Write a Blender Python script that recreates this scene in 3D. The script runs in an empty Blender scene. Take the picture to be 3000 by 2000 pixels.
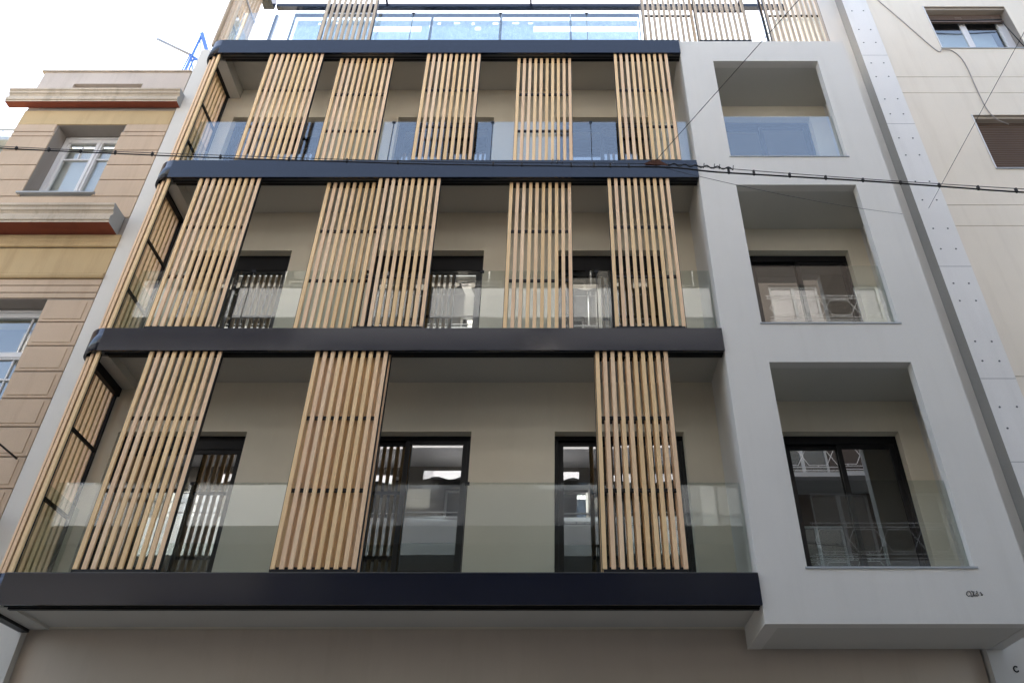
import bpy, bmesh, math, random
from mathutils import Vector
random.seed(7)
S = bpy.context.scene
C = S.collection
R = math.radians
PI = math.pi

# ------------------------------------------------------------------ materials
def new_mat(name):
    m = bpy.data.materials.new(name); m.use_nodes = True
    nt = m.node_tree; b = nt.nodes['Principled BSDF']
    return m, nt, b

def N(nt, typ, **kw):
    n = nt.nodes.new(typ)
    for k, v in kw.items():
        if k in n.inputs.keys(): n.inputs[k].default_value = v
        else: setattr(n, k, v)
    return n

def mixcol(nt, fac, a, b, blend='MIX'):
    n = nt.nodes.new('ShaderNodeMix'); n.data_type = 'RGBA'; n.blend_type = blend
    def put(i, v):
        if isinstance(v, (tuple, list)): n.inputs[i].default_value = (*v[:3], 1)
        elif isinstance(v, (int, float)): n.inputs[i].default_value = v
        else: nt.links.new(v, n.inputs[i])
    put(0, fac); put(6, a); put(7, b)
    return n.outputs[2]

def coords(nt, scale=(1, 1, 1)):
    g = N(nt, 'ShaderNodeNewGeometry')
    mp = N(nt, 'ShaderNodeMapping'); mp.inputs['Scale'].default_value = scale
    nt.links.new(g.outputs['Position'], mp.inputs['Vector'])
    return mp.outputs['Vector']

def ramp(nt, src, stops):
    r = N(nt, 'ShaderNodeValToRGB'); nt.links.new(src, r.inputs['Fac'])
    e = r.color_ramp.elements
    e[0].position = stops[0][0]; e[0].color = (*stops[0][1], 1)
    e[1].position = stops[-1][0]; e[1].color = (*stops[-1][1], 1)
    for p, c in stops[1:-1]:
        x = e.new(p); x.color = (*c, 1)
    return r.outputs['Color']

def noise(nt, vec, scale, detail=4, rough=.55):
    n = N(nt, 'ShaderNodeTexNoise', Scale=scale, Detail=detail, Roughness=rough)
    nt.links.new(vec, n.inputs['Vector'])
    return n.outputs['Fac']

def bump(nt, b, src, strength, dist=.01):
    n = N(nt, 'ShaderNodeBump', Strength=strength, Distance=dist)
    nt.links.new(src, n.inputs['Height']); nt.links.new(n.outputs['Normal'], b.inputs['Normal'])

def plaster(name, col, var=.06, dirt=(.5, .45, .38), dirt_amt=.18, grain=220, gb=.25, rough=.85, streak=True):
    """rendered wall: broad tone drift, rain streaks, fine grain"""
    m, nt, b = new_mat(name)
    v = coords(nt)
    big = noise(nt, v, .55, 5)
    c1 = ramp(nt, big, [(.3, tuple(x * (1 - var) for x in col)), (.7, tuple(min(1, x * (1 + var)) for x in col))])
    if streak:
        vs = coords(nt, (3.2, 3.2, .28))
        st = ramp(nt, noise(nt, vs, 1.5, 6, .62), [(.5, (0, 0, 0)), (.78, (1, 1, 1))])
        f = N(nt, 'ShaderNodeMath', operation='MULTIPLY'); nt.links.new(st, f.inputs[0]); f.inputs[1].default_value = dirt_amt
        c1 = mixcol(nt, f.outputs[0], c1, tuple(col[i] * dirt[i] for i in range(3)))
    fine = noise(nt, v, grain, 2)
    c2 = mixcol(nt, .12, c1, ramp(nt, fine, [(.3, (.25, .25, .25)), (.7, (1, 1, 1))]), 'MULTIPLY')
    nt.links.new(c2, b.inputs['Base Color'])
    b.inputs['Roughness'].default_value = rough
    b.inputs['Specular IOR Level'].default_value = .3
    bump(nt, b, fine, gb, .004)
    return m

def paint(name, col, rough=.45, spec=.5, metal=0., var=.08):
    m, nt, b = new_mat(name)
    v = coords(nt)
    n1 = noise(nt, v, 1.7, 5)
    nt.links.new(ramp(nt, n1, [(.3, tuple(x * (1 - var) for x in col)), (.7, tuple(x * (1 + var) for x in col))]), b.inputs['Base Color'])
    rr = N(nt, 'ShaderNodeMapRange'); rr.inputs['To Min'].default_value = rough * .85; rr.inputs['To Max'].default_value = rough * 1.15
    nt.links.new(noise(nt, v, 6, 4), rr.inputs['Value']); nt.links.new(rr.outputs['Result'], b.inputs['Roughness'])
    b.inputs['Specular IOR Level'].default_value = spec; b.inputs['Metallic'].default_value = metal
    return m

def wood(name, cols, rough=.55, axis_scale=(30, 30, 1.2)):
    m, nt, b = new_mat(name)
    g = N(nt, 'ShaderNodeNewGeometry')
    per = ramp(nt, g.outputs['Random Per Island'], [(0, cols[0]), (.35, cols[1]), (.7, cols[2]), (1, cols[3])])
    v = coords(nt, axis_scale)
    off = N(nt, 'ShaderNodeVectorMath', operation='ADD')
    sc = N(nt, 'ShaderNodeMath', operation='MULTIPLY'); nt.links.new(g.outputs['Random Per Island'], sc.inputs[0]); sc.inputs[1].default_value = 37.
    nt.links.new(v, off.inputs[0]); nt.links.new(sc.outputs[0], off.inputs[1])
    gr = noise(nt, off.outputs[0], 1.6, 6, .6)
    c = mixcol(nt, .42, per, ramp(nt, gr, [(.25, (.74, .66, .56)), (.55, (1, 1, 1))]), 'MULTIPLY')
    # slow weathering drift along the length
    dr = noise(nt, coords(nt, (.8, .8, .5)), 1.0, 3)
    c = mixcol(nt, .35, c, ramp(nt, dr, [(.35, (.8, .77, .74)), (.65, (1, 1, 1))]), 'MULTIPLY')
    nt.links.new(c, b.inputs['Base Color']); b.inputs['Roughness'].default_value = rough
    b.inputs['Specular IOR Level'].default_value = .35
    bump(nt, b, gr, .15, .003)
    return m

def glass(name, tint, ior=1.5, boost=1., rough=.004, wave=.0):
    """thin architectural glass: straight-through view plus Fresnel mirror"""
    m = bpy.data.materials.new(name); m.use_nodes = True
    nt = m.node_tree; nt.nodes.clear()
    out = N(nt, 'ShaderNodeOutputMaterial'); mix = N(nt, 'ShaderNodeMixShader')
    tr = N(nt, 'ShaderNodeBsdfTransparent'); tr.inputs['Color'].default_value = (*tint, 1)
    gl = N(nt, 'ShaderNodeBsdfGlossy', Roughness=rough); gl.inputs['Color'].default_value = (1, 1, 1, 1)
    f0 = ((ior - 1) / (ior + 1)) ** 2
    ge = N(nt, 'ShaderNodeNewGeometry'); dt = N(nt, 'ShaderNodeVectorMath', operation='DOT_PRODUCT')
    nt.links.new(ge.outputs['Normal'], dt.inputs[0]); nt.links.new(ge.outputs['Incoming'], dt.inputs[1])
    def mth(op, a, b=None, clamp=False):
        n = N(nt, 'ShaderNodeMath', operation=op, use_clamp=clamp)
        for i, q in enumerate((a, b)):
            if q is None: continue
            if isinstance(q, (int, float)): n.inputs[i].default_value = q
            else: nt.links.new(q, n.inputs[i])
        return n.outputs[0]
    sch = mth('POWER', mth('SUBTRACT', 1., mth('ABSOLUTE', dt.outputs['Value'])), 5.)
    fr = mth('ADD', mth('MULTIPLY', sch, 1 - f0), f0)
    fac = mth('MULTIPLY', fr, boost, True)
    nt.links.new(fac, mix.inputs[0])
    nt.links.new(tr.outputs[0], mix.inputs[1]); nt.links.new(gl.outputs[0], mix.inputs[2])
    nt.links.new(mix.outputs[0], out.inputs['Surface'])
    if wave:
        bp = N(nt, 'ShaderNodeBump', Strength=wave, Distance=.02)
        nt.links.new(noise(nt, coords(nt), 1.1, 2), bp.inputs['Height'])
        nt.links.new(bp.outputs[0], gl.inputs['Normal'])
    return m

M = {}
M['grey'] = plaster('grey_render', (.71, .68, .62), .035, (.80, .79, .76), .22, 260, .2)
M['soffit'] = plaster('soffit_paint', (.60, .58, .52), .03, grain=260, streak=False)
M['beige'] = plaster('beige_render', (.76, .69, .545), .06, (.84, .82, .78), .20, 240, .2)
M['ground_wall'] = plaster('ground_render', (.72, .61, .49), .06, (.7, .66, .6), .2, 200, .3)
M['navy'] = paint('dark_navy_cladding', (.0065, .009, .020), .15, .5, 0., .08)
M['black'] = paint('black_metal', (.0045, .0045, .0055), .45, .3, 0., .1)
M['track'] = paint('grey_metal_track', (.10, .10, .098), .5, .5, .2)
M['slab_top'] = plaster('terrace_tiles', (.14, .135, .13), .08, grain=60)
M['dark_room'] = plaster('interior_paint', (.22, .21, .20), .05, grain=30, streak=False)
M['wood'] = wood('pine_slats', [(.79, .53, .26), (.90, .635, .34), (.85, .585, .36), (.92, .70, .45)])
M['board'] = wood('toned_down_board', [(.54, .43, .31), (.59, .48, .35), (.52, .41, .29), (.57, .46, .35)])  # penthouse slats: greyer, darker tone put in against the strong sky light
M['rail_glass'] = glass('railing_glass', (.90, .935, .925), 1.52, 1.25, .002, .002)
M['rail_glass_up'] = glass('boosted_railing_glass', (.90, .935, .94), 1.52, 2.4, .002, .002)  # same glass as the lower floors, mirror boosted for a bluer sky reflection
M['win_glass'] = glass('window_glass', (.35, .36, .36), 1.9, 2.8, .003, .003)
M['pent_glass'] = glass('penthouse_glass', (.84, .88, .92), 1.6, 1.5, .003, .01)
M['old_glass'] = glass('old_window_glass', (.88, .9, .88), 1.6, 2.0, .006, .03)
M['stucco'] = plaster('tan_stucco', (.57, .43, .305), .09, (.62, .55, .48), .35, 90, .6)
M['frieze'] = plaster('ochre_stucco', (.55, .40, .215), .10, (.55, .5, .42), .4, 70, .5)
M['moulding'] = plaster('worn_moulding', (.56, .47, .36), .2, (.42, .38, .32), .7, 50, .6)
M['red'] = plaster('red_soffit', (.27, .075, .042), .12, (.6, .6, .6), .3, 80, .4)
M['cap_grey'] = plaster('grey_end_paint', (.42, .44, .45), .04)
M['yellow'] = plaster('yellow_side_wall', (.58, .50, .27), .10)
M['attic'] = plaster('pale_attic_stucco', (.60, .51, .43), .09, (.6, .56, .5), .4, 80, .5)
M['white_wood'] = plaster('white_window_paint', (.72, .70, .68), .04, grain=150, gb=.1, rough=.5, streak=False)
M['pier'] = plaster('white_concrete_pier', (.80, .77, .725), .035, (.78, .78, .76), .28, 120, .35)
M['pier_side'] = plaster('dark_grey_render', (.33, .325, .31), .06, (.7, .7, .68), .2, 120, .4)  # darker grey on the pier's left face
M['block'] = plaster('cream_render', (.80, .71, .58), .05, (.74, .70, .66), .30, 110, .45)
M['groove'] = plaster('dark_groove', (.33, .29, .25), .05)  # darker render in the joints between wall courses
M['shutter'] = paint('brown_roller_shutter', (.13, .085, .06), .55, .4)
M['shutter_box'] = plaster('shutter_box', (.42, .36, .29), .08)
M['cable'] = paint('cable_sheath', (.022, .021, .020), .6, .4)
M['cable_grey'] = paint('faded_cable', (.38, .34, .31), .7, .3)
M['rust'] = paint('rusty_iron', (.10, .04, .022), .8, .3, 0., .5)
M['blue_steel'] = paint('blue_lattice_paint', (.10, .20, .50), .5, .5)
M['galv'] = paint('galvanised_tube', (.30, .29, .29), .5, .5, .3)
M['ink'] = paint('black_paint_mark', (.008, .008, .009), .6, .3)
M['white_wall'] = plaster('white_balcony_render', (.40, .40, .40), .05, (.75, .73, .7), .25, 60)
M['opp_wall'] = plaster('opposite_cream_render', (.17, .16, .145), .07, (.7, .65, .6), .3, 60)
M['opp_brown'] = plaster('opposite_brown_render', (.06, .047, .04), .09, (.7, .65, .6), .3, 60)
M['canvas'] = plaster('awning_canvas', (.60, .60, .61), .05, (.8, .8, .78), .2, 40, streak=False)
M['taupe_canvas'] = plaster('taupe_canvas', (.20, .175, .15), .08, grain=40, streak=False)
M['asphalt'] = plaster('asphalt', (.055, .055, .056), .2, grain=120, gb=.8, streak=False)
M['paving'] = plaster('paving', (.26, .25, .235), .12, grain=40, gb=.4, streak=False)
def reflection_sheet():
    m, nt, b = new_mat('painted_reflection')
    out = [n for n in nt.nodes if n.type == 'OUTPUT_MATERIAL'][0]
    v = coords(nt, (9, 9, 3)); n1 = noise(nt, v, 2.5, 6, .65)
    col = ramp(nt, n1, [(.3, (.46, .55, .64)), (.55, (.62, .70, .77)), (.75, (.80, .85, .88))])  # patchy blue of the penthouse reflections put into the colour
    tl = N(nt, 'ShaderNodeBsdfTranslucent'); mx = N(nt, 'ShaderNodeMixShader'); mx.inputs[0].default_value = .38
    nt.links.new(col, b.inputs['Base Color']); nt.links.new(col, tl.inputs['Color'])
    nt.links.new(b.outputs[0], mx.inputs[1]); nt.links.new(tl.outputs[0], mx.inputs[2]); nt.links.new(mx.outputs[0], out.inputs['Surface'])
    return m
M['reflection_sheet'] = reflection_sheet()
M['curtain'] = plaster('blue_white_blind', (.62, .70, .78), .12, grain=14, streak=False)

# ------------------------------------------------------------------ mesh tools
class MB:
    def __init__(s): s.v = []; s.f = []; s.mi = []; s.sm = []; s.mats = []
    def m(s, key):
        if key not in s.mats: s.mats.append(key)
        return s.mats.index(key)
    def face(s, pts, mi=0, smooth=False):
        b = len(s.v); s.v += [tuple(p) for p in pts]; s.f.append(list(range(b, b + len(pts)))); s.mi.append(mi); s.sm.append(smooth)
    def box(s, x0, x1, y0, y1, z0, z1, mi=0, skip='', right=None):
        x0, x1 = sorted((x0, x1)); y0, y1 = sorted((y0, y1)); z0, z1 = sorted((z0, z1))
        b = len(s.v)
        s.v += [(x0, y0, z0), (x1, y0, z0), (x1, y1, z0), (x0, y1, z0), (x0, y0, z1), (x1, y0, z1), (x1, y1, z1), (x0, y1, z1)]
        F = {'b': (0, 3, 2, 1), 't': (4, 5, 6, 7), 'f': (0, 1, 5, 4), 'k': (2, 3, 7, 6), 'l': (3, 0, 4, 7), 'r': (1, 2, 6, 5)}
        for k, q in F.items():
            if k in skip: continue
            s.f.append([b + i for i in q]); s.mi.append(right if (k == 'r' and right is not None) else mi); s.sm.append(False)
    def tube(s, pts, r, n=8, mi=0, caps=True):
        pts = [Vector(p) for p in pts]
        rs = r if isinstance(r, (list, tuple)) else [r] * len(pts)
        base = len(s.v); prev = None
        for i, p in enumerate(pts):
            d = (pts[min(i + 1, len(pts) - 1)] - pts[max(i - 1, 0)]).normalized()
            if prev is None:
                up = Vector((0, 0, 1)) if abs(d.z) < .9 else Vector((1, 0, 0))
                a = d.cross(up).normalized()
            else:
                a = (prev - d * prev.dot(d)).normalized()
            prev = a; c = d.cross(a)
            for k in range(n):
                t = 2 * PI * k / n
                s.v.append(tuple(p + (a * math.cos(t) + c * math.sin(t)) * rs[i]))
        for i in range(len(pts) - 1):
            for k in range(n):
                k2 = (k + 1) % n
                s.f.append([base + i * n + k, base + i * n + k2, base + (i + 1) * n + k2, base + (i + 1) * n + k]); s.mi.append(mi); s.sm.append(True)
        if caps:
            s.f.append([base + k for k in range(n)][::-1]); s.mi.append(mi); s.sm.append(False)
            e = base + (len(pts) - 1) * n
            s.f.append([e + k for k in range(n)]); s.mi.append(mi); s.sm.append(False)
    def profile_x(s, prof, x0, x1, mi=0, right=None, left=None):
        """closed (y, z) outline extruded along x; prof given counter-clockwise seen from +x"""
        n = len(prof)
        for i in range(n):
            a, b = prof[i], prof[(i + 1) % n]
            s.face([(x0, *a), (x0, *b), (x1, *b), (x1, *a)], mi)
        s.face([(x1, *p) for p in prof], mi if right is None else right)
        s.face([(x0, *p) for p in prof[::-1]], mi if left is None else left)
    def build(s, name, mats, parent=None, bevel=0., loc=None):
        me = bpy.data.meshes.new(name)
        me.from_pydata(s.v, [], s.f)
        if not isinstance(mats, (list, tuple)): mats = [mats]
        for k in mats: me.materials.append(M[k])
        for p, i, sm in zip(me.polygons, s.mi, s.sm): p.material_index = i; p.use_smooth = sm
        bm = bmesh.new(); bm.from_mesh(me)
        bmesh.ops.remove_doubles(bm, verts=bm.verts, dist=1e-5)
        bmesh.ops.recalc_face_normals(bm, faces=bm.faces)
        bm.to_mesh(me); bm.free()
        o = bpy.data.objects.new(name, me); C.objects.link(o)
        if parent: o.parent = parent; o.matrix_parent_inverse = parent.matrix_world.inverted()
        if bevel:
            md = o.modifiers.new('bevel', 'BEVEL'); md.width = bevel; md.segments = 2; md.limit_method = 'ANGLE'; md.angle_limit = R(40)
            md.harden_normals = False
        return o

def empty(name, label, cat, loc=(0, 0, 0), group=None):
    o = bpy.data.objects.new(name, None); C.objects.link(o); o.location = loc
    o.empty_display_size = .3
    o['label'] = label; o['category'] = cat
    if group: o['group'] = group
    bpy.context.view_layer.update()
    return o

def tag(o, label, cat, group=None):
    o['label'] = label; o['category'] = cat
    if group: o['group'] = group
    return o

def wall_cells(mb, x0, x1, z0, z1, y0, y1, holes, mi=0):
    """wall slab y0..y1 with rectangular holes, no doubled or coplanar inner faces"""
    xs = sorted({x0, x1, *[h[0] for h in holes], *[h[1] for h in holes]}); xs = [x for x in xs if x0 <= x <= x1]
    zs = sorted({z0, z1, *[h[2] for h in holes], *[h[3] for h in holes]}); zs = [z for z in zs if z0 <= z <= z1]
    def solid(i, j):
        if i < 0 or j < 0 or i >= len(xs) - 1 or j >= len(zs) - 1: return False
        cx = (xs[i] + xs[i + 1]) / 2; cz = (zs[j] + zs[j + 1]) / 2
        return not any(h[0] < cx < h[1] and h[2] < cz < h[3] for h in holes)
    for i in range(len(xs) - 1):
        for j in range(len(zs) - 1):
            if not solid(i, j): continue
            a, b, c, d = xs[i], xs[i + 1], zs[j], zs[j + 1]
            mb.face([(a, y0, c), (b, y0, c), (b, y0, d), (a, y0, d)], mi)
            mb.face([(b, y1, c), (a, y1, c), (a, y1, d), (b, y1, d)], mi)
            if not solid(i - 1, j): mb.face([(a, y1, c), (a, y0, c), (a, y0, d), (a, y1, d)], mi)
            if not solid(i + 1, j): mb.face([(b, y0, c), (b, y1, c), (b, y1, d), (b, y0, d)], mi)
            if not solid(i, j - 1): mb.face([(a, y1, c), (b, y1, c), (b, y0, c), (a, y0, c)], mi)
            if not solid(i, j + 1): mb.face([(a, y0, d), (b, y0, d), (b, y1, d), (a, y1, d)], mi)

# ================================================================== SETTING
g = MB(); g.face([(-160, -160, -.02), (160, -160, -.02), (160, 160, -.02), (-160, 160, -.02)])
o = g.build('ground', 'paving'); o['kind'] = 'structure'
g = MB(); g.box(-60, 60, -7.2, -1.2, -.015, .0)
o = g.build('road', 'asphalt'); o['kind'] = 'structure'
g = MB(); g.box(-60, 60, -1.2, .99, -.015, .13)
o = g.build('pavement', 'paving', bevel=.01); o['kind'] = 'structure'
g = MB(); g.box(-60, 60, -10.35, -7.2, -.015, .13)
o = g.build('pavement', 'paving', bevel=.01); o['kind'] = 'structure'

# ================================================================== THE SLATTED APARTMENT BUILDING
W = 1.0                       # plane of the set-back wall behind the balconies
BT = [4.632, 7.922, 11.166, 14.311]      # top of each dark band
BB = [4.290, 7.565, 10.790, 13.937]      # bottom of each dark band
CE = [4.350, 7.714, 11.020, 14.211]      # ceiling under each band
OPN = [(4.69, 7.401), (8.010, 10.653), (11.268, 13.736)]   # openings in the grey frame
B = empty('apartment_building', 'new pale grey block with dark banded balconies, sliding pine slat screens and glass railings', 'building', (0, 1, 0))

wins = {0: [(-5.90, -4.17), (-2.86, -1.15), (-.03, 1.71), (3.03, 4.60)],
        1: [(-5.83, -4.19), (-2.89, -1.15), (-.03, 1.71), (3.03, 4.61)],
        2: [(-5.88, -4.20), (-2.88, -1.14), (-.02, 1.66), (2.85, 4.60)]}
WT = [6.93, 10.195, 13.44]
holes = []
for f in range(3):
    for a, b in wins[f]: holes.append((a, b, BT[f] + .0, WT[f]))
mb = MB()
wall_cells(mb, -6.18, 4.90, CE[0] + .002, CE[3] + .02, W, W + .25, holes)
mb.build('balcony_wall', 'beige', B)
mb = MB()
mb.box(-6.985, -6.182, W, W + .26, 0, 15.48)
mb.build('side_wall', 'grey', B)
mb = MB()
mb.box(4.902, 5.81, W, W + .26, 0, 19.5)
mb.build('side_wall', 'grey', B)
mb = MB()
mb.box(-6.18, 4.875, W + .10, W + .36, 0, CE[0] + .0)
mb.build('ground_floor_wall', 'ground_wall', B)
# rooms behind the windows
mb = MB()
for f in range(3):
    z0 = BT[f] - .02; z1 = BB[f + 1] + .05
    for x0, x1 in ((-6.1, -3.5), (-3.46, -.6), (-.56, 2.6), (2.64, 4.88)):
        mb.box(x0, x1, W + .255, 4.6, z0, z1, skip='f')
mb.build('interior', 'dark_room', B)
# roof slab and body behind
mb = MB()
mb.box(-6.93, 5.8, W + .27, 9.5, 13.99, 14.24)
mb.box(-6.93, -6.12, W + .27, 9.5, 0, 13.98); mb.box(4.95, 5.8, W + .27, 9.5, 0, 13.98)
mb.box(-6.12, 4.95, 4.7, 9.5, 0, 13.98)
mb.build('rear_body', 'grey', B)

# ---- bands (rounded at the left corner) and slabs
XR = 2.172
def band_outline(off=0.):
    """plan outline (x,y) of the band's outer face, from the right end round the corner to the wall"""
    r = .27 - off; cx, cy = -5.95, .27
    pts = [(XR - .001, off)]
    for k in range(0, 13):
        t = R(270 - 90 * k / 12)
        pts.append((cx + r * math.cos(t), cy + r * math.sin(t)))
    pts.append((cx - r, W - .002))
    return pts
for f in range(4):
    mb = MB()
    outer, inner = band_outline(0), band_outline(.028)
    n = len(outer)
    for i in range(n - 1):
        (a, b), (c, d) = outer[i], outer[i + 1]; (e, h), (k, l) = inner[i], inner[i + 1]
        sm = 1 <= i <= 12
        mb.face([(a, b, BB[f]), (c, d, BB[f]), (c, d, BT[f]), (a, b, BT[f])], 0, sm)
        mb.face([(e, h, BB[f]), (k, l, BB[f]), (k, l, BT[f]), (e, h, BT[f])], 0, sm)
        mb.face([(a, b, BT[f]), (c, d, BT[f]), (k, l, BT[f]), (e, h, BT[f])])
        mb.face([(a, b, BB[f]), (c, d, BB[f]), (k, l, BB[f]), (e, h, BB[f])])
    for i in (0, n - 1):
        (a, b), (e, h) = outer[i], inner[i]
        mb.face([(a, b, BB[f]), (e, h, BB[f]), (e, h, BT[f]), (a, b, BT[f])])
    mb.build('fascia_band', 'navy', B)
    # slab
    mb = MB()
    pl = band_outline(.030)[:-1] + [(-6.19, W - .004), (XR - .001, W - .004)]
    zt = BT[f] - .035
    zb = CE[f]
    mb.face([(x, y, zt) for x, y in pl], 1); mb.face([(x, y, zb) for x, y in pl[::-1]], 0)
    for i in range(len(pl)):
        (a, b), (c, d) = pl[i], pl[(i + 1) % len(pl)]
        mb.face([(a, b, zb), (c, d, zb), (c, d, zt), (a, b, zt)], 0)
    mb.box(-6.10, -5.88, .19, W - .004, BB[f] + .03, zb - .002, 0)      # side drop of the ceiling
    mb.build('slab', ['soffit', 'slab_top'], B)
    # sliding tracks under the slab
    mb = MB()
    mb.box(-5.9, XR - .003, .030, .058, BB[f] + .018, zb - .003, 0)
    mb.box(-5.9, XR - .003, .060, .105, BB[f] + .03, zb - .003, 1)
    mb.box(-5.9, XR - .003, .107, .118, BB[f] + .012, zb - .003, 0)
    mb.box(-5.9, XR - .003, .120, .150, BB[f] + .03, zb - .003, 1)
    mb.box(-5.88, XR - .003, .152, .20, BB[f] + (.02 if f else .0), zb - .003, 0)
    mb.build('sliding_track', ['black', 'track'], B)
    if f == 0:
        mb = MB(); mb.box(-6.19, -6.10, .20, W - .004, BB[0] - .005, BB[0] + .055); mb.build('edge_beam', 'black', B)
mb = MB()
mb.box(-5.95, XR - .003, .004, .026, BT[0] + .002, BT[0] + .010); mb.build('drip_trim', 'track', B)

# ---- grey projecting frame with three openings
X0, X1 = 2.175, 5.10
mb = MB()
wall_cells(mb, X0, X1, 4.10, 14.311, .03, .17, [(2.722, 4.545, a, b) for a, b in OPN])
mb.box(X0, X0 + .16, .1701, W - .001, 4.10, 14.311)
mb.box(X1 - .16, X1, .1701, W - .001, 4.10, 14.311)
mb.build('frame_wall', 'grey', B)
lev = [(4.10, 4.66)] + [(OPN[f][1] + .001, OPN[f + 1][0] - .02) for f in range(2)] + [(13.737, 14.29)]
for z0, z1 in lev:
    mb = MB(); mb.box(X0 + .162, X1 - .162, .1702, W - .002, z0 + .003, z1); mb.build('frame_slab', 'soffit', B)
for a, b in OPN:
    mb = MB(); mb.box(2.70, 4.575, .018, .20, a + .001, a + .022); mb.build('sill', 'cap_grey', B)

# ---- sliding windows
def window(x0, x1, z0, z1, header, door_y=W + .13, open_left=False):
    mb = MB(); t = .055; yb = door_y + .09
    mb.box(x0 + .001, x1 - .001, door_y, yb, z1 - header, z1 - .001)
    mb.box(x0 + .001, x0 + t, door_y, yb, z0, z1 - header - .001); mb.box(x1 - t, x1 - .001, door_y, yb, z0, z1 - header - .001)
    mb.box(x0 + t + .001, x1 - t - .001, door_y, yb, z0, z0 + .05)
    fr = mb.build('window_frame', 'black', B, .004)
    xm = (x0 + x1) / 2
    for s in (0, 1):
        a, b = (x0 + t + .001, xm + .04) if s == 0 else (xm - .04, x1 - t - .001)
        y = door_y + (.05 if s == 0 else .012); st = .062
        mb = MB()
        zb, zt = z0 + .052, z1 - header - .002
        mb.box(a, a + st, y, y + .036, zb, zt); mb.box(b - st, b, y, y + .036, zb, zt)
        mb.box(a + st, b - st, y, y + .036, zt - st, zt); mb.box(a + st, b - st, y, y + .036, zb, zb + st)
        sash = mb.build('sash', 'black', fr, .003)
        mb = MB(); mb.box(a + st - .005, b - st + .005, y + .012, y + .022, zb + st - .005, zt - st + .005)
        mb.build('pane', 'win_glass', fr)
HEAD = {0: [.20, .06, .06, .12], 1: [.30, .30, .30, .12], 2: [.10, .10, .10, .10]}
for f in range(3):
    for i, (a, b) in enumerate(wins[f]):
        window(a, b, BT[f] + .0, WT[f], HEAD[f][i])

# ---- glass railings
JX = [-5.90, -4.31, -2.70, -1.06, .56, 2.165]
def pane(x0, x1, y, z0, z1, name='glass_railing', mt='rail_glass'):
    mb = MB(); mb.box(x0, x1, y, y + .014, z0, z1)
    return mb.build(name, 'rail_glass_up' if z0 > 10.5 else mt, B)
for f in range(4):
    z0, z1 = BT[f] - .034, BT[f] + 1.165
    for i in range(5):
        g = pane(JX[i] + .006, JX[i + 1] - .006, .205, z0, z1)
        if i < 4:
            mb = MB(); x = JX[i + 1]
            mb.box(x - .004, x + .004, .203, .221, z0, z1 - .01)
            mb.box(x - .026, x + .026, .198, .226, z1 - .028, z1 + .006)
            if f == 0 and i in (0, 3) or f == 2: mb.box(x - .0065, x + .0065, .222, .24, z0, z1)
            mb.build('clamp', 'black', g)
    mb = MB(); mb.box(-6.045, -6.031, .24, W - .01, z0, z1); mb.build('glass_railing', 'rail_glass', B)
    if f < 3:
        pane(2.728, 4.540, .12, OPN[f][0] + .024, OPN[f][0] + 1.095)
pane(2.20, 3.83, .205, 14.32, 15.40); pane(3.86, 4.96, .205, 14.32, 15.40)

# ---- slatted screens
def screen(x0, f, track, w=.94, n=10):
    """sliding screen: n vertical pine slats on a dark metal frame"""
    z0 = BT[f] + .055
    z1 = (BB[f + 1] + .0 if f < 3 else 17.25)
    yf = .034 if track == 0 else .124
    if track == 1: z0 = BT[f] + .02; 
    sw, sd = .050, .034
    pitch = (w - sw) / (n - 1)
    y1 = yf + sd
    mb = MB()
    for k in range(n):
        x = x0 + k * pitch + random.uniform(-.0015, .0015)
        mb.box(x, x + sw, yf, y1, z0, z1 + .015)
    sc = mb.build('slat_screen', 'wood' if f < 3 else 'board', B, .003)
    yb = y1 + .0005; 
    rails = {0: [6.60, 5.635], 1: [9.815, 8.87], 2: [12.99, 12.05], 3: [15.31, 16.28]}[f]
    for zr in rails + [z0 + .012, z1 - .03]:
        mb = MB(); mb.box(x0 + .012, x0 + w - .012, yb, yb + .024, zr - .022, zr + .022)
        mb.build('cross_rail', 'black', sc)
    mb = MB()
    mb.box(x0 + .014, x0 + w - .014, yf + .002, yb + .024, z0 - .032, z0 - .002)
    mb.build('bottom_rail', 'black', sc)
    for x in (x0 - .007, x0 + w + .001):
        mb = MB(); mb.box(x, x + .006, yf + .006, yb + .024, z0 - .032, z1); mb.build('stile', 'black', sc)
    return sc
for f, t, x in [(0, 0, -5.27), (0, 0, -3.12), (0, 1, -3.10), (0, 0, .497), (0, 1, .487),
                (1, 0, -5.465), (1, 1, -3.53), (1, 0, -2.715), (1, 1, -.722), (1, 0, .775),
                (2, 0, -5.035), (2, 1, -3.825), (2, 0, -2.275), (2, 1, -.69), (2, 0, 1.0)]:
    screen(x, f, t, .94 if f != 0 else .935)
for t, x in [(0, -4.295), (1, 1.59), (0, 2.545), (1, 3.90)]:
    screen(x, 3, t, .94 if x < 3.5 else 1.03, 10 if x < 3.5 else 11)

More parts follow.
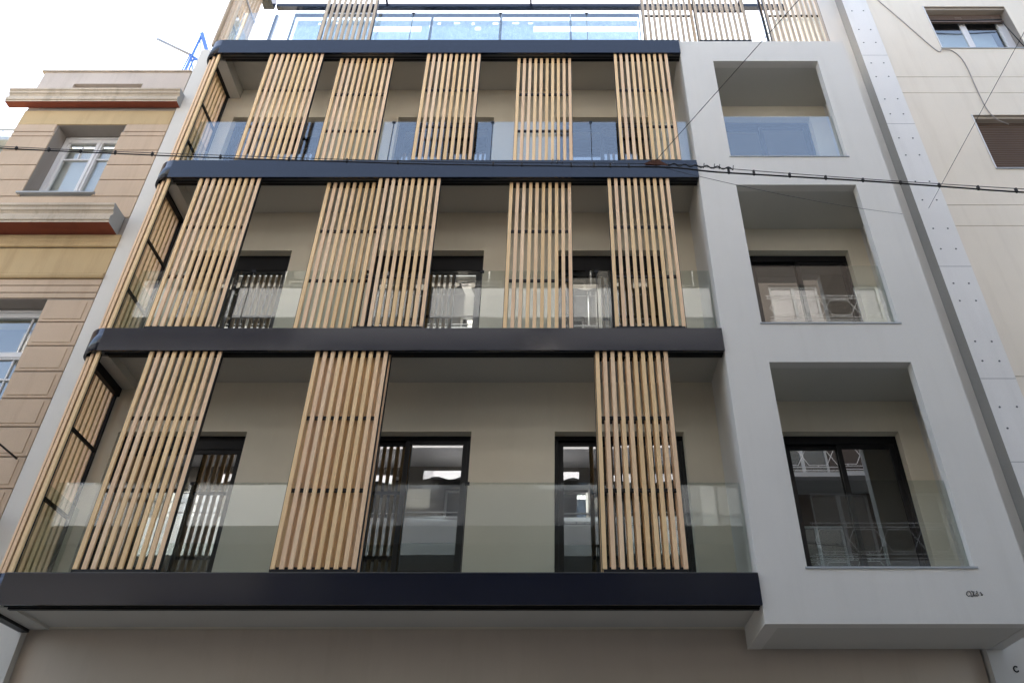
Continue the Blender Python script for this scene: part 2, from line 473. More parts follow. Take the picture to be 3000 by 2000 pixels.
# ---- fixed side screens round the left corner
for f in range(4):
    z0 = BT[f] - .0; z1 = (CE[f + 1] - .01 if f < 3 else 17.3)
    zt = (BB[f + 1] - .0 if f < 3 else 17.3)
    mb = MB()
    mb.box(-5.962, -5.915, .040, .075, z0 + .002, zt + .01)
    mb.box(-6.060, -6.018, .085, .125, z0 + .002, zt + .01)
    mb.box(-6.145, -6.115, .150, .20, z0 + .002, zt + .01)
    if f == 3:
        mb.box(-6.20, -6.168, .10, .24, z0 + .002, zt)
    y = .30
    while y < .93:
        mb.box(-6.185, -6.125, y, y + .042, z0 + .002, z1 - .12); y += .105
    sc = mb.build('side_screen', 'wood' if f < 3 else 'board', B, .003)
    mb = MB()
    if f < 3:
        mb.box(-5.985, -5.94, .095, .135, z0, zt + .02)
        mb.box(-6.125, -6.092, W - .055, W - .012, z0, z1)
        mb.box(-6.125, -6.06, .22, W - .01, z1 - .235, z1 - .02)
        for zr in ({0: [6.62, 5.67], 1: [9.83, 8.88], 2: [13.0, 12.06]}[f]):
            mb.box(-6.125, -6.097, .20, W - .05, zr - .022, zr + .022)
        mb.build('screen_frame', 'black', sc)
    else:
        for zr in (15.3, 16.3): mb.box(-6.125, -6.10, .20, W - .05, zr - .02, zr + .02)
        mb.build('screen_frame', 'galv', sc)

# ---- penthouse
mb = MB()
mb.box(-5.93, 4.86, 1.17, 1.27, 17.25, 17.35); mb.build('pergola_beam', 'navy', B)
mb = MB(); mb.box(-6.0, 4.95, .02, .16, 17.34, 17.50); mb.build('pergola_beam', 'navy', B)
for x in (-3.60, -.55, 1.80, 3.86):
    mb = MB(); mb.box(x - .022, x + .022, .161, 1.30, 17.351, 17.42); mb.build('rafter', 'navy', B)
mb = MB(); mb.box(-6.16, -5.94, .161, 1.16, 17.12, 17.4); mb.build('rafter', 'navy', B)
mb = MB(); mb.box(3.845, 3.90, .23, .285, 14.32, 17.3); mb.build('post', 'navy', B)
mb = MB(); mb.box(-5.90, -5.84, 1.2, 1.26, 14.32, 17.0); mb.build('post', 'navy', B)
# glazed front of the penthouse room
px = [-5.60, -4.13, -2.65, -1.18, .29, 1.76]
for i in range(5):
    a, b = px[i], px[i + 1]
    mb = MB()
    mb.box(a + .002, b - .002, 1.38, 1.44, 17.27, 17.33); mb.box(a + .002, b - .002, 1.38, 1.44, 14.30, 14.36)
    mb.box(a + .002, a + .02, 1.38, 1.44, 14.36, 17.27); mb.box(b - .02, b - .002, 1.38, 1.44, 14.36, 17.27)
    fr = mb.build('penthouse_window', 'navy', B)
    mb = MB(); mb.box(a + .02, b - .02, 1.40, 1.412, 14.36, 17.27); mb.build('pane', 'pent_glass', fr)
hl = [(-3.89, -2.88, 16.84, 17.04), (-.49, 1.70, 16.84, 17.04)]
for x, z, w_, h_ in ((-2.72, 16.99, .08, .10), (-2.55, 17.10, .07, .08), (-2.20, 17.12, .13, .07), (-1.82, 17.08, .06, .10), (-1.74, 16.90, .12, .12), (-1.37, 17.10, .12, .08), (-.95, 17.12, .14, .06), (-.62, 17.12, .10, .05), (-5.1, 17.09, .06, .08), (-4.8, 17.12, .16, .07)):
    hl.append((x, x + w_, z, z + h_))
mb = MB(); wall_cells(mb, -5.55, 1.72, 14.3, 17.25, 1.50, 1.504, hl); mb.build('reflection_panel', 'reflection_sheet', B)  # added sheet: its blue and its holes imitate reflections in the glazing

# ---- painted marks on the grey frame and on the wall beside it
def strokes(lst, name, y, r, parent):
    mb = MB()
    for s in lst: mb.tube([(x, y, z) for x, z in s], r, 6)
    return mb.build(name, 'ink', parent)
def P2(px, py): return (4.365 + (px - 940) * .000298, 4.3925 + (760 - py) * .00033)
C_ = [P2(*q) for q in [(1075, 600), (1020, 612), (970, 650), (945, 700), (965, 745), (1010, 770), (1050, 742)]]
V_ = [P2(*q) for q in [(1078, 605), (1112, 680), (1092, 770), (1118, 785), (1165, 750), (1200, 690), (1190, 620), (1140, 592)]]
I_ = [P2(*q) for q in [(1215, 660), (1205, 720), (1235, 760), (1265, 745)]]
D_ = [P2(*q) for q in [(1232, 612), (1240, 640)]]
O_ = [P2(*q) for q in [(1330, 665), (1290, 690), (1282, 735), (1320, 762), (1358, 735), (1352, 685), (1325, 668)]]
A_ = [P2(*q) for q in [(1325, 600), (1345, 630), (1380, 628)]]
T_ = [P2(*q) for q in [(1435, 665), (1460, 645), (1488, 670), (1470, 740), (1495, 742), (1530, 700)]]
strokes([C_, V_, I_, D_, O_, A_, T_], 'lettering', .028, .0042, B)
cx, cz = 5.170, 3.885
strokes([[(cx + .026 * math.cos(R(t)), cz + .030 * math.sin(R(t))) for t in range(40, 330, 24)]], 'lettering', W - .002, .008, B)

# ================================================================== LEFT TOWN HOUSE
L = empty('town_house', 'old tan stucco town house with red soffited cornices and white casement windows', 'building', (-9, 1, 0))
XL0, XL1 = -16.0, -7.00
GY = W + .022          # groove depth plane
UW = (-8.995, -7.79, 11.486, 13.235)    # upper window opening
LW = (-10.2, -7.72, 5.2, 9.22)
# lower part of the upper-storey wall and below, as courses
mb = MB()
wall_cells(mb, XL0, XL1, 0, 10.51, GY, GY + .50, [LW], 1)
wall_cells(mb, -9.74, XL1, 10.5101, 14.0, GY, GY + .50, [UW], 1)
def course(x0, x1, z0, z1, hole=None, mi=0):
    gsz = .009
    a, b = z0 + gsz, z1 - gsz
    segs = [(x0, x1)]
    if hole and hole[2] < (z0 + z1) / 2 < hole[3]:
        segs = [(x0, hole[0]), (hole[1], x1)]
    for p, q in segs:
        if q - p > .02: mb.box(p, q, W, GY - .0005, a, b, mi, skip='k')
zl = [10.92, 11.408, 11.806, 12.176, 12.549, 12.924, 13.039]
for a, b in zip(zl[:-1], zl[1:]): course(-9.74, XL1, a, b, UW)
for p, q in ((-9.74, -9.02), (-7.76, XL1)): mb.box(p, q, W, GY - .0005, 13.048, 13.24, 0, skip='k')
mb.box(-9.74, XL1, W, GY - .0005, 13.241, 13.62, 2, skip='k')
# block courses of the corner pier below the string course, each with a raised field
z = 9.205
steps = [.428, .43, .446, .448, .45, .452, .455, .46, .46, .46, .46, .46, .46, .46, .46, .46, .46, .46]
for s in steps:
    z2 = z - s
    mb.box(-7.70, XL1, W, GY - .0005, z2 + .010, z - .010, 0, skip='k')
    mb.box(-7.645, -7.075, W - .009, W - .0005, z2 + .055, z - .05, 0, skip='k')
    if z2 < 5.2: mb.box(XL0, -7.72, W, GY - .0005, z2 + .01, z - .01, 0, skip='k')
    z = z2
    if z < .3: break
for a, b in ((9.235, 9.330), (9.345, 9.470), (9.485, 9.60)):
    mb.box(XL0, XL1 - .0, W, GY - .0005, a, b, 0, skip='k')
mb.box(XL0, XL1, W, GY - .0005, 9.72, 10.24, 2, skip='k')
mb.build('wall', ['stucco', 'groove', 'frieze'], L, .006)
mb = MB(); mb.box(XL0, XL1, GY + 1.3, 9, 0, 10.5); mb.box(-9.72, XL1, GY + 1.3, 9, 10.5, 14.0); mb.box(-7.1, XL1, GY + .51, GY + 1.299, 0, 14.0); mb.box(-9.72, -9.6, GY + .51, GY + 1.299, 10.6, 14.0)
mb.build('house_body', 'yellow', L)
# mouldings above and below the frieze
mb = MB()
mb.profile_x([(W - .001, 9.605), (W - .03, 9.615), (W - .045, 9.65), (W - .045, 9.675), (W - .02, 9.70), (W - .001, 9.71)][::-1], XL0, XL1 + .01)
mb.profile_x([(W - .001, 10.25), (W - .03, 10.265), (W - .035, 10.31), (W - .02, 10.335), (W - .03, 10.40), (W - .035, 10.50), (W - .001, 10.505)][::-1], XL0, XL1 + .015)
mb.build('moulding', 'frieze', L, .004)
def cornice(x0, x1, yf, zs, zt, name='cornice'):
    mb = MB(); h = zt - zs
    prof = [(W - .002, zs), (yf + .03, zs), (yf + .03, zs + h * .10), (yf + .012, zs + h * .12), (yf + .012, zs + h * .36),
            (yf + .035, zs + h * .40), (yf + .05, zs + h * .52), (yf + .03, zs + h * .62), (yf + .01, zs + h * .66), (yf + .01, zs + h * .80),
            (yf - .015, zs + h * .86), (yf - .015, zt - .012), (W - .002, zt)]
    for i in range(len(prof)):
        a, b = prof[i], prof[(i + 1) % len(prof)]
        if i == len(prof) - 1: continue
        mb.face([(x0, *a), (x0, *b), (x1, *b), (x1, *a)], 1 if i == 0 else 0)
    mb.face([(x1, *p) for p in prof], 2); mb.face([(x0, *p) for p in prof[::-1]], 2)
    return mb.build(name, ['moulding', 'red', 'cap_grey'], L)
cornice(XL0, -7.065, .662, 10.514, 10.91)
cornice(-10.07, -6.93, .821, 13.70, 14.04)
# attic parapet with slot and coping
mb = MB()
wall_cells(mb, -9.80, XL1 - .01, 14.0, 14.77, W + .01, W + .30, [(-9.13, -7.83, 14.20, 14.42)])
mb.build('parapet', 'attic', L)
mb = MB(); mb.box(-9.86, XL1 + .0, W - .02, W + .34, 14.771, 14.812); mb.box(-9.12, -7.84, W + .2, W + .28, 14.2, 14.43); mb.build('coping', 'moulding', L, .005)
mb = MB(); mb.box(XL1 - .008, XL1 + .045, W + .08, 6.0, 13.9, 14.78); mb.build('side_parapet', 'yellow', L)
# white casement windows
def casement(x0, x1, z0, z1, yd, mull, transom, bars, sill=True):
    mb = MB()
    fw = .085
    mb.box(x0 + .002, x0 + fw, yd, yd + .1, z0, z1 - .002); mb.box(x1 - fw, x1 - .002, yd, yd + .1, z0, z1 - .002)
    mb.box(x0 + fw, x1 - fw, yd, yd + .1, z1 - .15, z1 - .002)
    mb.box(x0 + fw, x1 - fw, yd - .02, yd - .0005, z1 - .07, z1 - .02)
    fr = mb.build('window_frame', 'white_wood', L, .006)
    mb = MB()
    for m_ in mull: mb.box(m_ - .055, m_ + .055, yd - .012, yd + .06, z0 + .01, z1 - .151); mb.box(m_ - .018, m_ + .018, yd - .03, yd - .0125, z0 + .01, z1 - .151)
    for t in transom: mb.box(x0 + fw + .001, x1 - fw - .001, yd + .012, yd + .065, t - .016, t + .016)
    for (bx, b0, b1) in bars: mb.box(bx - .012, bx + .012, yd + .02, yd + .05, b0, b1)
    mb.box(x0 + fw + .001, x0 + fw + .05, yd + .01, yd + .07, z0 + .01, z1 - .152)
    mb.box(x1 - fw - .05, x1 - fw - .001, yd + .01, yd + .07, z0 + .01, z1 - .152)
    mb.build('casement', 'white_wood', fr, .005)
    mb = MB(); mb.box(x0 + fw, x1 - fw, yd + .04, yd + .048, z0, z1 - .15); mb.build('pane', 'old_glass', fr)
    return fr
casement(UW[0], UW[1], UW[2], UW[3], W + .30, [-8.32], [12.66], [(-8.62, 12.67, 13.0), (-8.02, 12.67, 13.0)])
mb = MB(); mb.box(UW[0] - .05, UW[1] + .05, W - .05, W + .30, UW[2] - .035, UW[2] - .001); mb.build('window_sill', 'cap_grey', L, .004)
mb = MB(); mb.box(UW[0], UW[1], W + .42, W + .44, UW[2], UW[3] - .16); mb.build('curtain', 'white_wood', L)
casement(LW[0], LW[1], LW[2], LW[3], W + .28, [-8.9], [8.32, 8.42, 7.95], [(-8.02, 6.0, 9.06)])
mb = MB(); mb.box(LW[0] + .02, LW[1] - .02, W + .28, W + .345, 8.335, 8.40); mb.build('window_transom', 'white_wood', L, .004)
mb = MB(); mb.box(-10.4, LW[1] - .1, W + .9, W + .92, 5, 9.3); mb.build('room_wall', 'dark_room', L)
# iron balcony rail at the picture's edge
mb = MB()
mb.tube([(-9.6, .30, 6.52), (-6.99 - .12, .30, 6.52), (-7.11, W - .01, 6.52)], .014, 6)
mb.tube([(-9.6, .30, 5.75), (-7.11, .30, 5.75), (-7.11, W - .01, 5.75)], .014, 6)
for k in range(22): mb.tube([(-9.5 + k * .11, .30, 5.75), (-9.5 + k * .11, .30, 6.52)], .007, 5)
mb.build('balcony_railing', 'black', L)
mb = MB(); mb.box(-9.7, -7.08, .24, W - .003, 5.55, 5.70); mb.build('balcony_slab', 'moulding', L, .01)

# ================================================================== DISTANT HOUSE, LEFT EDGE
Dh = empty('distant_house', 'sliver of pale house with a grey roof rail at the far left edge', 'building', (-15, 4, 0))
mb = MB(); mb.box(-19, -12.86, 4.3, 10, 0, 16.25); mb.build('wall', 'white_wall', Dh)
mb = MB(); mb.box(-19, -12.72, 3.9, 4.29, 16.25, 16.37); mb.build('balcony_slab', 'cap_grey', Dh)
mb = MB(); mb.tube([(-19, 3.95, 16.66), (-12.73, 3.95, 16.66), (-12.73, 4.3, 16.66)], .03, 6)
for k in range(5): mb.tube([(-13 - k * .9, 3.95, 16.37), (-13 - k * .9, 3.95, 16.66)], .012, 5)
mb.build('railing', 'cap_grey', Dh)

# ================================================================== LATTICE MAST BEHIND THE HOUSE
Mt = empty('lattice_mast', 'blue steel lattice mast rising behind the town house roof', 'mast', (-9.3, 4, 14))
mb = MB()
y = 4.0
mb = MB()
mb.tube([(-9.50, 4, 17.2), (-9.386, 4, 19.08), (-9.352, 4, 20.60)], 0.0340, 6)
mb.tube([(-9.36, 4, 20.55), (-9.00, 4, 19.70), (-8.7, 4, 19.0)], 0.0578, 6)
mb.tube([(-9.37, 4, 20.4), (-9.12, 4, 19.5), (-8.95, 4, 18.6)], 0.0136, 5)
mb.tube([(-9.42, 4.05, 17.2), (-9.33, 4.05, 19.10), (-9.33, 4.05, 19.6)], 0.0238, 6)
mb.tube([(-9.50, 3.95, 17.2), (-9.40, 3.95, 19.6)], 0.0170, 6)
mb.tube([(-9.33, 4, 19.42), (-9.08, 4, 19.42)], 0.0221, 6)
mb.tube([(-9.33, 4, 19.40), (-9.17, 4, 18.93)], 0.0170, 6); mb.tube([(-9.17, 4, 18.93), (-9.10, 4, 19.38)], 0.0170, 6)
mb.tube([(-9.17, 4, 18.93), (-9.30, 4, 18.4)], 0.0170, 6); mb.tube([(-9.22, 4, 18.9), (-9.08, 4, 18.9)], 0.0136, 6)
mb.tube([(-9.40, 4, 19.62), (-9.22, 4, 19.46), (-9.06, 4, 19.38)], 0.0340, 6)
mb.build('lattice', 'blue_steel', Mt)
mb = MB(); mb.tube([(-10.465, 4, 20.318), (-9.40, 4, 19.63)], .036, 8); mb.build('side_pole', 'galv', Mt)

# ================================================================== RIGHT CREAM BLOCK WITH CONCRETE PIER
K = empty('cream_block', 'cream rendered old block with brown shuttered windows and a white bolted pier', 'building', (10, .8, 0))
YB = .80
w1 = (7.43, 9.09, 15.245, 16.65); w2 = (7.40, 9.3, 11.87, 13.255)
mb = MB()
lines = [14.344, 13.876, 10.999, 10.537, 7.685, 7.22]
zs = [0, 3.9, 4.36, 7.22, 7.685, 10.537, 10.999, 13.876, 14.344, 17.2, 17.66, 21.0]
wall_cells(mb, 6.30, 17, 0, 21, YB + .016, YB + .30, [w1, w2], 1)
for a, b in zip(zs[:-1], zs[1:]):
    hs = [h for h in (w1, w2) if h[2] >= a and h[3] <= b]
    wall_cells(mb, 6.305, 17, a + .006, b - .006, YB, YB + .0155, hs, 0)
mb.build('wall', ['block', 'groove'], K)
mb = MB(); mb.box(6.32, 17, YB + .9, 9, 0, 21); mb.build('block_body', 'dark_room', K)
mb = MB()
PX0, PX1, PY = 5.812, 6.303, .76
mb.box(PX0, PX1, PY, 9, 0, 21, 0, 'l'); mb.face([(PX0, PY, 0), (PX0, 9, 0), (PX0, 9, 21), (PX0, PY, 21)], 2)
for z in (12.96, 9.65, 7.62, 6.35, 14.95): mb.box(PX0 + .002, PX1 - .002, PY - .0012, PY - .0002, z, z + .006, 1)
rows = [17.5, 17.1, 16.426, 15.783, 15.355, 14.71, 14.297, 13.645, 13.229, 12.58, 12.147, 11.505, 11.075, 10.44, 10.009, 9.318, 8.989, 8.249, 7.916, 7.17, 6.844, 6.1, 5.75]
for z in rows:
    for x in (5.933, 6.167):
        c = [(x + random.uniform(-.004, .004), z + random.uniform(-.004, .004))][0]
        ring = [(c[0] + .015 * math.cos(2 * PI * k / 10), PY - .004, c[1] + .015 * math.sin(2 * PI * k / 10)) for k in range(10)]
        back = [(p[0], PY - .0001, p[2]) for p in ring]
        mb.face(ring, 1)
        for k in range(10): mb.face([ring[k], ring[(k + 1) % 10], back[(k + 1) % 10], back[k]], 1)
mb.build('pier', ['pier', 'track', 'pier_side'], K)
# upper window: half open roller shutter, white sashes
def block_window(w, shutter_z, dirty=True):
    x0, x1, z0, z1 = w; yd = YB + .20
    mb = MB(); mb.box(x0 - .012, x1 + .012, YB - .02, yd + .1, z0 - .028, z0 - .001); mb.build('window_sill', 'cap_grey', K, .003)
    mb = MB(); fw = .05
    mb.box(x0 - .008, x0 + .012, YB - .012, YB + .2, z0, z1); mb.build('window_trim', 'white_wood', K)
    mb = MB()
    mb.box(x0 + .013, x0 + .013 + fw, yd, yd + .06, z0, z1); mb.box(x1 - .16, x1 - .002, yd, yd + .06, z0, z1)
    xm = (x0 + x1) / 2 - .03
    if shutter_z > z0 + .1:
        mb.box(xm - .06, xm + .06, yd + .015, yd + .055, z0, z1)
        mb.box(x0 + .07, x1 - .17, yd + .02, yd + .05, z0, z0 + .05)
    fr = mb.build('window_frame', 'white_wood', K, .004)
    if shutter_z > z0 + .1:
        mb = MB(); mb.box(x0 + .06, x1 - .16, yd + .03, yd + .036, z0, z1); mb.build('pane', 'old_glass', fr)
        mb = MB(); mb.box(x0 + .07, x1 - .2, yd + .2, yd + .21, z0, z1 - .35); mb.build('curtain', 'curtain', fr)
    mb = MB(); z = shutter_z; ys = yd - .045
    while z < z1 - .07:
        mb.face([(x0 + .013, ys, z), (x1 - .05, ys, z), (x1 - .05, ys - .012, z + .02), (x0 + .013, ys - .012, z + .02)])
        mb.face([(x0 + .013, ys - .012, z + .02), (x1 - .05, ys - .012, z + .02), (x1 - .05, ys, z + .042), (x0 + .013, ys, z + .042)])
        mb.face([(x0 + .013, ys, z + .042), (x1 - .05, ys, z + .042), (x1 - .05, ys + .006, z + .0475), (x0 + .013, ys + .006, z + .0475)])
        z += .0475
    mb.box(x0 + .013, x1 - .05, ys - .02, ys + .02, shutter_z - .045, shutter_z)
    mb.build('roller_shutter', 'shutter', fr)
    mb = MB(); mb.box(x0 + .013, x1 - .002, YB + .04, yd - .002, z1 - .06, z1 - .002); mb.build('shutter_box', 'shutter_box', fr)
block_window(w1, 16.36)
block_window(w2, 11.94)
# shutter strap brace of the upper window
mb = MB(); mb.tube([(8.98, YB + .12, 16.32), (9.06, YB + .02, 15.30)], .009, 6); mb.tube([(7.46, YB + .09, 16.30), (8.2, YB + .075, 16.27), (8.98, YB + .09, 16.33)], .012, 6)
mb.build('shutter_brace', 'black', K)

def spline(pts, n=12, sag=0):
    out = []
    P = [Vector(p) for p in pts]
    for i in range(len(P) - 1):
        p0 = P[max(i - 1, 0)]; p1 = P[i]; p2 = P[i + 1]; p3 = P[min(i + 2, len(P) - 1)]
        for k in range(n):
            t = k / n
            out.append(.5 * ((2 * p1) + (-p0 + p2) * t + (2 * p0 - 5 * p1 + 4 * p2 - p3) * t * t + (-p0 + 3 * p1 - 3 * p2 + p3) * t ** 3))
    out.append(P[-1]); return out
mb = MB()
mb.tube(spline([(6.25, YB - .012, 17.6), (6.551, YB - .012, 16.89), (6.863, YB - .012, 16.171), (7.285, YB - .012, 15.172), (7.40, YB - .02, 15.16), (7.532, YB - .02, 15.158), (7.62, YB - .012, 15.10), (7.70, YB - .012, 14.90),
                (7.725, YB - .012, 14.568), (7.712, YB - .012, 14.003), (7.718, YB - .012, 13.422), (7.805, YB - .012, 13.122), (7.98, YB - .01, 12.98)], 8), .0095, 6)
tag(mb.build('loose_cable', 'cable_grey'), 'faded thin cable hanging loose down the cream wall past both shuttered windows', 'cable')

# ================================================================== OVERHEAD CABLES
YC = -3.15
Ca = empty('overhead_cable', 'thick black power cable clipped under a steel messenger wire across the whole street front', 'cable', (0, YC, 7.55))
main = [(-9.0, 8.08), (-7.2, 7.92), (-5.516, 7.795), (-4.632, 7.735), (-3.325, 7.655), (-2.036, 7.597), (-1.183, 7.562), (.089, 7.535), (.70, 7.528), (1.15, 7.512), (1.522, 7.455), (2.182, 7.396), (3.003, 7.324), (3.811, 7.238), (4.418, 7.175), (6.5, 7.0), (9, 6.86)]
mpts = spline([(x, YC, z) for x, z in main], 8)
mb = MB(); mb.tube(mpts, [.0082 if p.x > .8 else .0066 for p in mpts], 8); mb.build('power_line', 'cable', Ca)
mes = [(-9.0, 8.11), (-5.516, 7.815), (-3.325, 7.685), (-1.183, 7.592), (.936, 7.562), (1.524, 7.508), (2.2, 7.43), (3.2, 7.325), (4.43, 7.212), (6.5, 7.04), (9, 6.9)]
mp2 = spline([(x, YC - .006, z) for x, z in mes], 8)
mb = MB(); mb.tube(mp2, .0036, 6); mb.build('messenger_wire', 'cable', Ca)
def zat(poly, x):
    for a, b in zip(poly[:-1], poly[1:]):
        if a[0] <= x <= b[0]: return a[1] + (b[1] - a[1]) * (x - a[0]) / (b[0] - a[0])
    return poly[-1][1]
clips = [-5.35, -5.02, -4.70, -4.35, -3.98, -3.30, -2.62, -2.05, -1.55, -.62, -.34, .14, .36, .52, .70, 1.66, 1.90, 2.24, 2.58, 2.93, 3.28, 3.64, 4.0, 4.35, 4.72, 5.1]
for x in clips:
    a = zat(main, x); b = zat(mes, x)
    mb = MB(); cw = .010 if x > 1 else .008; mb.box(x - cw, x + cw, YC - .014, YC + .010, a - .011, b + .006)
    mb.build('clip', 'cable', Ca, .003)
# frayed ties and the rusty strain plate where the guy wire joins
mb = MB()
mb.box(.86, 1.01, YC - .02, YC - .011, 7.53, 7.565)
mb.face([(.84, YC - .024, 7.535), (1.08, YC - .024, 7.515), (.985, YC - .024, 7.60), (.93, YC - .024, 7.595)])
mb.face([(.84, YC - .030, 7.535), (.93, YC - .030, 7.595), (.985, YC - .030, 7.60), (1.08, YC - .030, 7.515)])
mb.build('strain_plate', 'rust', Ca)
mb = MB()
tw = [(x, YC - .012 + .012 * math.sin(x * 60), zat(mes, x) + .010 * math.cos(x * 60)) for x in [1.0 + .012 * k for k in range(60)]]
mb.tube(tw, .0065, 6); mb.build('binding_wire', 'cable', Ca)
for x in (1.42, 1.52, 1.57, 1.70, -.05, .0, .05):
    mb = MB(); z = zat(mes, x); mb.tube([(x, YC - .01, z - .02), (x + .012, YC - .012, z + .045)], .0045, 5)
    mb.build('wire_tie', 'cable', Ca)
# guy wire going up and over the viewer
def wire(name, pts, r, label, mk='cable'):
    mb = MB(); mb.tube(pts, r, 6); return tag(mb.build(name, mk), label, 'wire')
wire('guy_wire', [(.94, YC, 7.575), (1.867, -5.0, 7.354), (2.80, -6.85, 7.15), (4.3, -10.2, 6.8)], .0034,
     'thin guy wire rising from the rusty plate on the overhead cable to the top edge')
mb = MB()
wire('anchor_wire', [(.95, YC, 7.545)] + [tuple(Vector((.95, YC, 7.545)).lerp(Vector((5.10, .02, 10.03)), t) + Vector((0, 0, -.08 * 4 * t * (1 - t)))) for t in (.1, .25, .4, .55, .7, .85)] + [(5.09, .022, 10.03)], .0028,
     'hair thin wire running from the rusty plate to the edge of the grey frame')
wire('stay_wire', [(5.986, .76, 10.889), (5.434 + .0, -3.0, 9.969), (4.9, -6.6, 9.08), (4.35, -10.2, 8.2)], .0036,
     'dark stay wire fixed low on the white bolted pier and rising to the right edge')

# ================================================================== ACROSS THE STREET (mirrored in the glass)
OY = -10.35
def opp(name, label, x0, x1, levels, wallm, parm, top, iron=False):
    Q = empty(name, label, 'building', ((x0 + x1) / 2, OY, 0))
    hs = []
    xs = x0 + .8
    cells = []
    while xs + 1.5 < x1:
        for z in levels: cells.append((xs, xs + 1.5, z + .05, z + 2.25))
        xs += 2.6
    hs = cells
    mb = MB(); wall_cells(mb, x0, x1, .13, top, OY - .3, OY, hs); mb.build('wall', wallm, Q)
    mb = MB(); mb.box(x0, x1, OY - 8, OY - 1.2, .13, top); mb.build('building_body', 'dark_room', Q)
    for (a, b, c, d) in cells:
        mb = MB(); mb.box(a + .002, a + .07, OY - .15, OY - .08, c, d); mb.box(b - .07, b - .002, OY - .15, OY - .08, c, d)
        mb.box((a + b) / 2 - .05, (a + b) / 2 + .05, OY - .15, OY - .08, c, d - .07); mb.box(a + .07, b - .07, OY - .15, OY - .08, d - .07, d - .002)
        w = mb.build('window', 'white_wood' if not iron else 'cap_grey', Q)
        mb = MB(); mb.box(a + .07, b - .07, OY - .13, OY - .12, c, d - .07); mb.build('pane', 'win_glass', w)
    for z in levels:
        mb = MB(); mb.box(x0 + .3, x1 - .3, OY + .001, OY + 1.15, z - .14, z); mb.build('balcony_slab', 'white_wall', Q)
        if not iron:
            mb = MB(); mb.box(x0 + .3, x1 - .3, OY + 1.08, OY + 1.149, z + .001, z + .92); mb.build('balcony_front', parm, Q)
            mb = MB(); mb.tube([(x0 + .3, OY + 1.12, z + 1.04), (x1 - .3, OY + 1.12, z + 1.04)], .02, 6)
            xx = x0 + .6
            while xx < x1 - .4: mb.tube([(xx, OY + 1.12, z + .92), (xx, OY + 1.12, z + 1.04)], .01, 5); xx += 1.1
            mb.build('handrail', 'galv', Q)
        else:
            mb = MB(); yy = OY + 1.12
            for q in (z + .06, z + .16, z + .82, z + .92): mb.tube([(x0 + .3, yy, q), (x1 - .3, yy, q)], .014, 5)
            xx = x0 + .35
            while xx < x1 - 1.0:
                for s in (1, -1):
                    mb.tube([(xx, yy, z + .49), (xx + .15, yy, z + .49 + s * .27), (xx + .65, yy, z + .49 + s * .27), (xx + .8, yy, z + .49)], .012, 5)
                mb.tube([(xx + .4, yy, z + .76), (xx + .4, yy, z + .82)], .012, 5); mb.tube([(xx + .4, yy, z + .16), (xx + .4, yy, z + .22)], .012, 5)
                mb.tube([(xx, yy, z + .82), (xx, yy, z + .92)], .01, 5)
                xx += .8
            mb.build('iron_railing', 'white_wood', Q)
    return Q
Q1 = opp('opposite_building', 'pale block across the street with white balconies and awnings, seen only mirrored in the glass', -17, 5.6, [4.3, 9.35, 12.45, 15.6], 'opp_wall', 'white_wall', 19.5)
def awning(x0, x1, z1, z0, drop=.22, parent=None, mat='canvas'):
    mb = MB(); ya, yb = OY + .02, OY + 1.45
    nx = max(2, int((x1 - x0) / .14))
    mb.face([(x0, ya, z1), (x1, ya, z1), (x1, yb, z0), (x0, yb, z0)])
    mb.face([(x0, ya, z1 - .01), (x0, yb, z0 - .01), (x1, yb, z0 - .01), (x1, ya, z1 - .01)])
    for i in range(nx):
        a = x0 + (x1 - x0) * i / nx; b = x0 + (x1 - x0) * (i + 1) / nx
        da = drop + .05 * math.cos(i * 1.2); db = drop + .05 * math.cos((i + 1) * 1.2)
        mb.face([(a, yb, z0), (b, yb, z0), (b, yb + .01, z0 - db), (a, yb + .01, z0 - da)])
    mb.build('awning', mat, parent)
for x0, x1, z1, z0 in ((-9, -4.4, 11.9, 11.35), (-3.6, .6, 11.9, 11.45), (1.2, 4.8, 11.9, 11.35), (-7, -1, 15.0, 14.5), (0, 4.6, 15.0, 14.4)):
    awning(x0, x1, z1, z0, parent=Q1)
for x0, x1 in ((-12.5, -8.2), (-7.9, -3.1), (-2.8, 1.3), (1.6, 5.2)):
    awning(x0, x1, 18.75, 18.05, .2, Q1, 'taupe_canvas')
mb = MB(); mb.box(-17, 5.6, OY + .001, OY + .35, 19.25, 19.5); mb.build('cornice', 'white_wall', Q1)
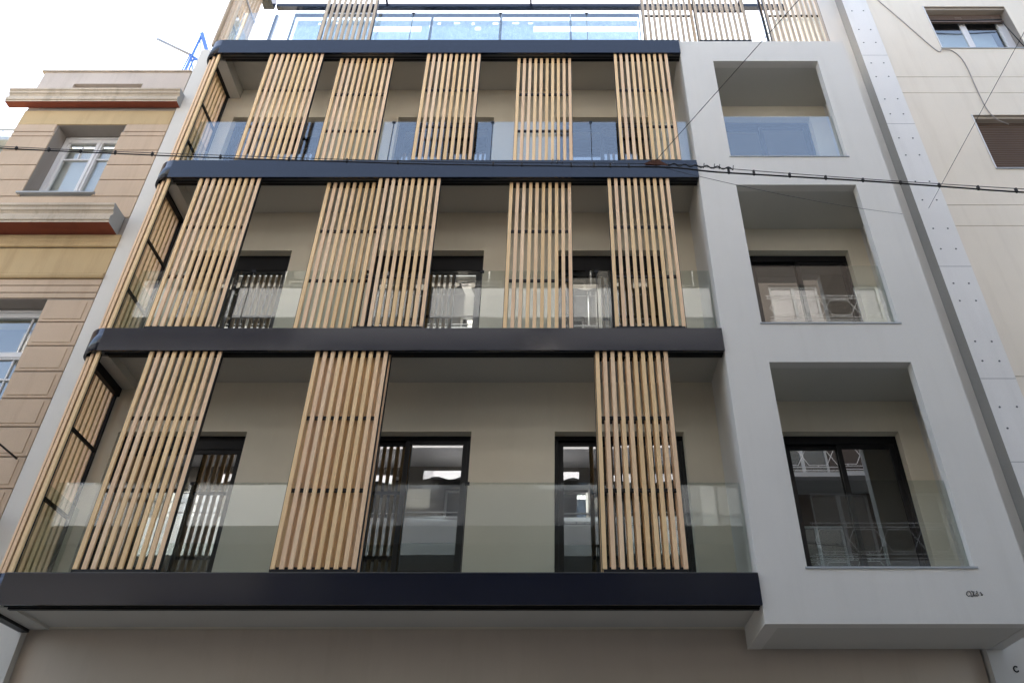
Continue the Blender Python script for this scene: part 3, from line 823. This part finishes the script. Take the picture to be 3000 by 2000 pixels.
for x in (-14, -11, -8, -5, -2, 1, 4):
    mb = MB(); mb.tube([(x, OY + 1.12, 16.64), (x, OY + 1.12, 18.0)], .022, 6); mb.build('awning_post', 'white_wood', Q1)
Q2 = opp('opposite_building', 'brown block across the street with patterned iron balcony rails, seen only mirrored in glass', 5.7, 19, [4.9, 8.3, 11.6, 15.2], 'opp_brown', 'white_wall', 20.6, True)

# ================================================================== SKY, SUN, CAMERA
EL, AZ = R(32), R(0)      # sun behind the building
sun_dir = Vector((math.sin(AZ) * math.cos(EL), math.cos(AZ) * math.cos(EL), math.sin(EL)))
wd = bpy.data.worlds.new('World'); S.world = wd; wd.use_nodes = True
nt = wd.node_tree; bg = nt.nodes['Background']
sky = nt.nodes.new('ShaderNodeTexSky'); sky.sky_type = 'NISHITA'; sky.sun_disc = False
sky.sun_elevation = EL; sky.sun_rotation = AZ; sky.altitude = 80; sky.air_density = 1.0; sky.dust_density = 3.0; sky.ozone_density = 1.0
hs = nt.nodes.new('ShaderNodeHueSaturation'); hs.inputs['Saturation'].default_value = .80
nt.links.new(sky.outputs[0], hs.inputs['Color']); nt.links.new(hs.outputs[0], bg.inputs['Color'])
bg.inputs['Strength'].default_value = .15
sl = bpy.data.lights.new('sun', 'SUN'); sl.energy = 2.4; sl.angle = R(.5); sl.color = (1, .97, .93)
so = bpy.data.objects.new('sun', sl); C.objects.link(so)
so.rotation_euler = sun_dir.to_track_quat('Z', 'Y').to_euler(); so.location = (0, 20, 40)

cd = bpy.data.cameras.new('camera'); co = bpy.data.objects.new('camera', cd); C.objects.link(co)
cd.sensor_width = 36; cd.lens = 36 * 1846 / 2352; cd.shift_x = -(1279 - 1176) / 2352
cd.clip_start = .05; cd.clip_end = 800
co.location = (0, -8.5, 1.6); co.rotation_euler = (R(90 + 35.6787), 0, 0)
S.camera = co
S.render.resolution_x = 1024; S.render.resolution_y = 682
S.view_settings.view_transform = 'Standard'; S.view_settings.look = 'None'; S.view_settings.gamma = 1
S.view_settings.exposure = 2.52
S.cycles.max_bounces = 10; S.cycles.transparent_max_bounces = 24; S.cycles.use_denoising = True
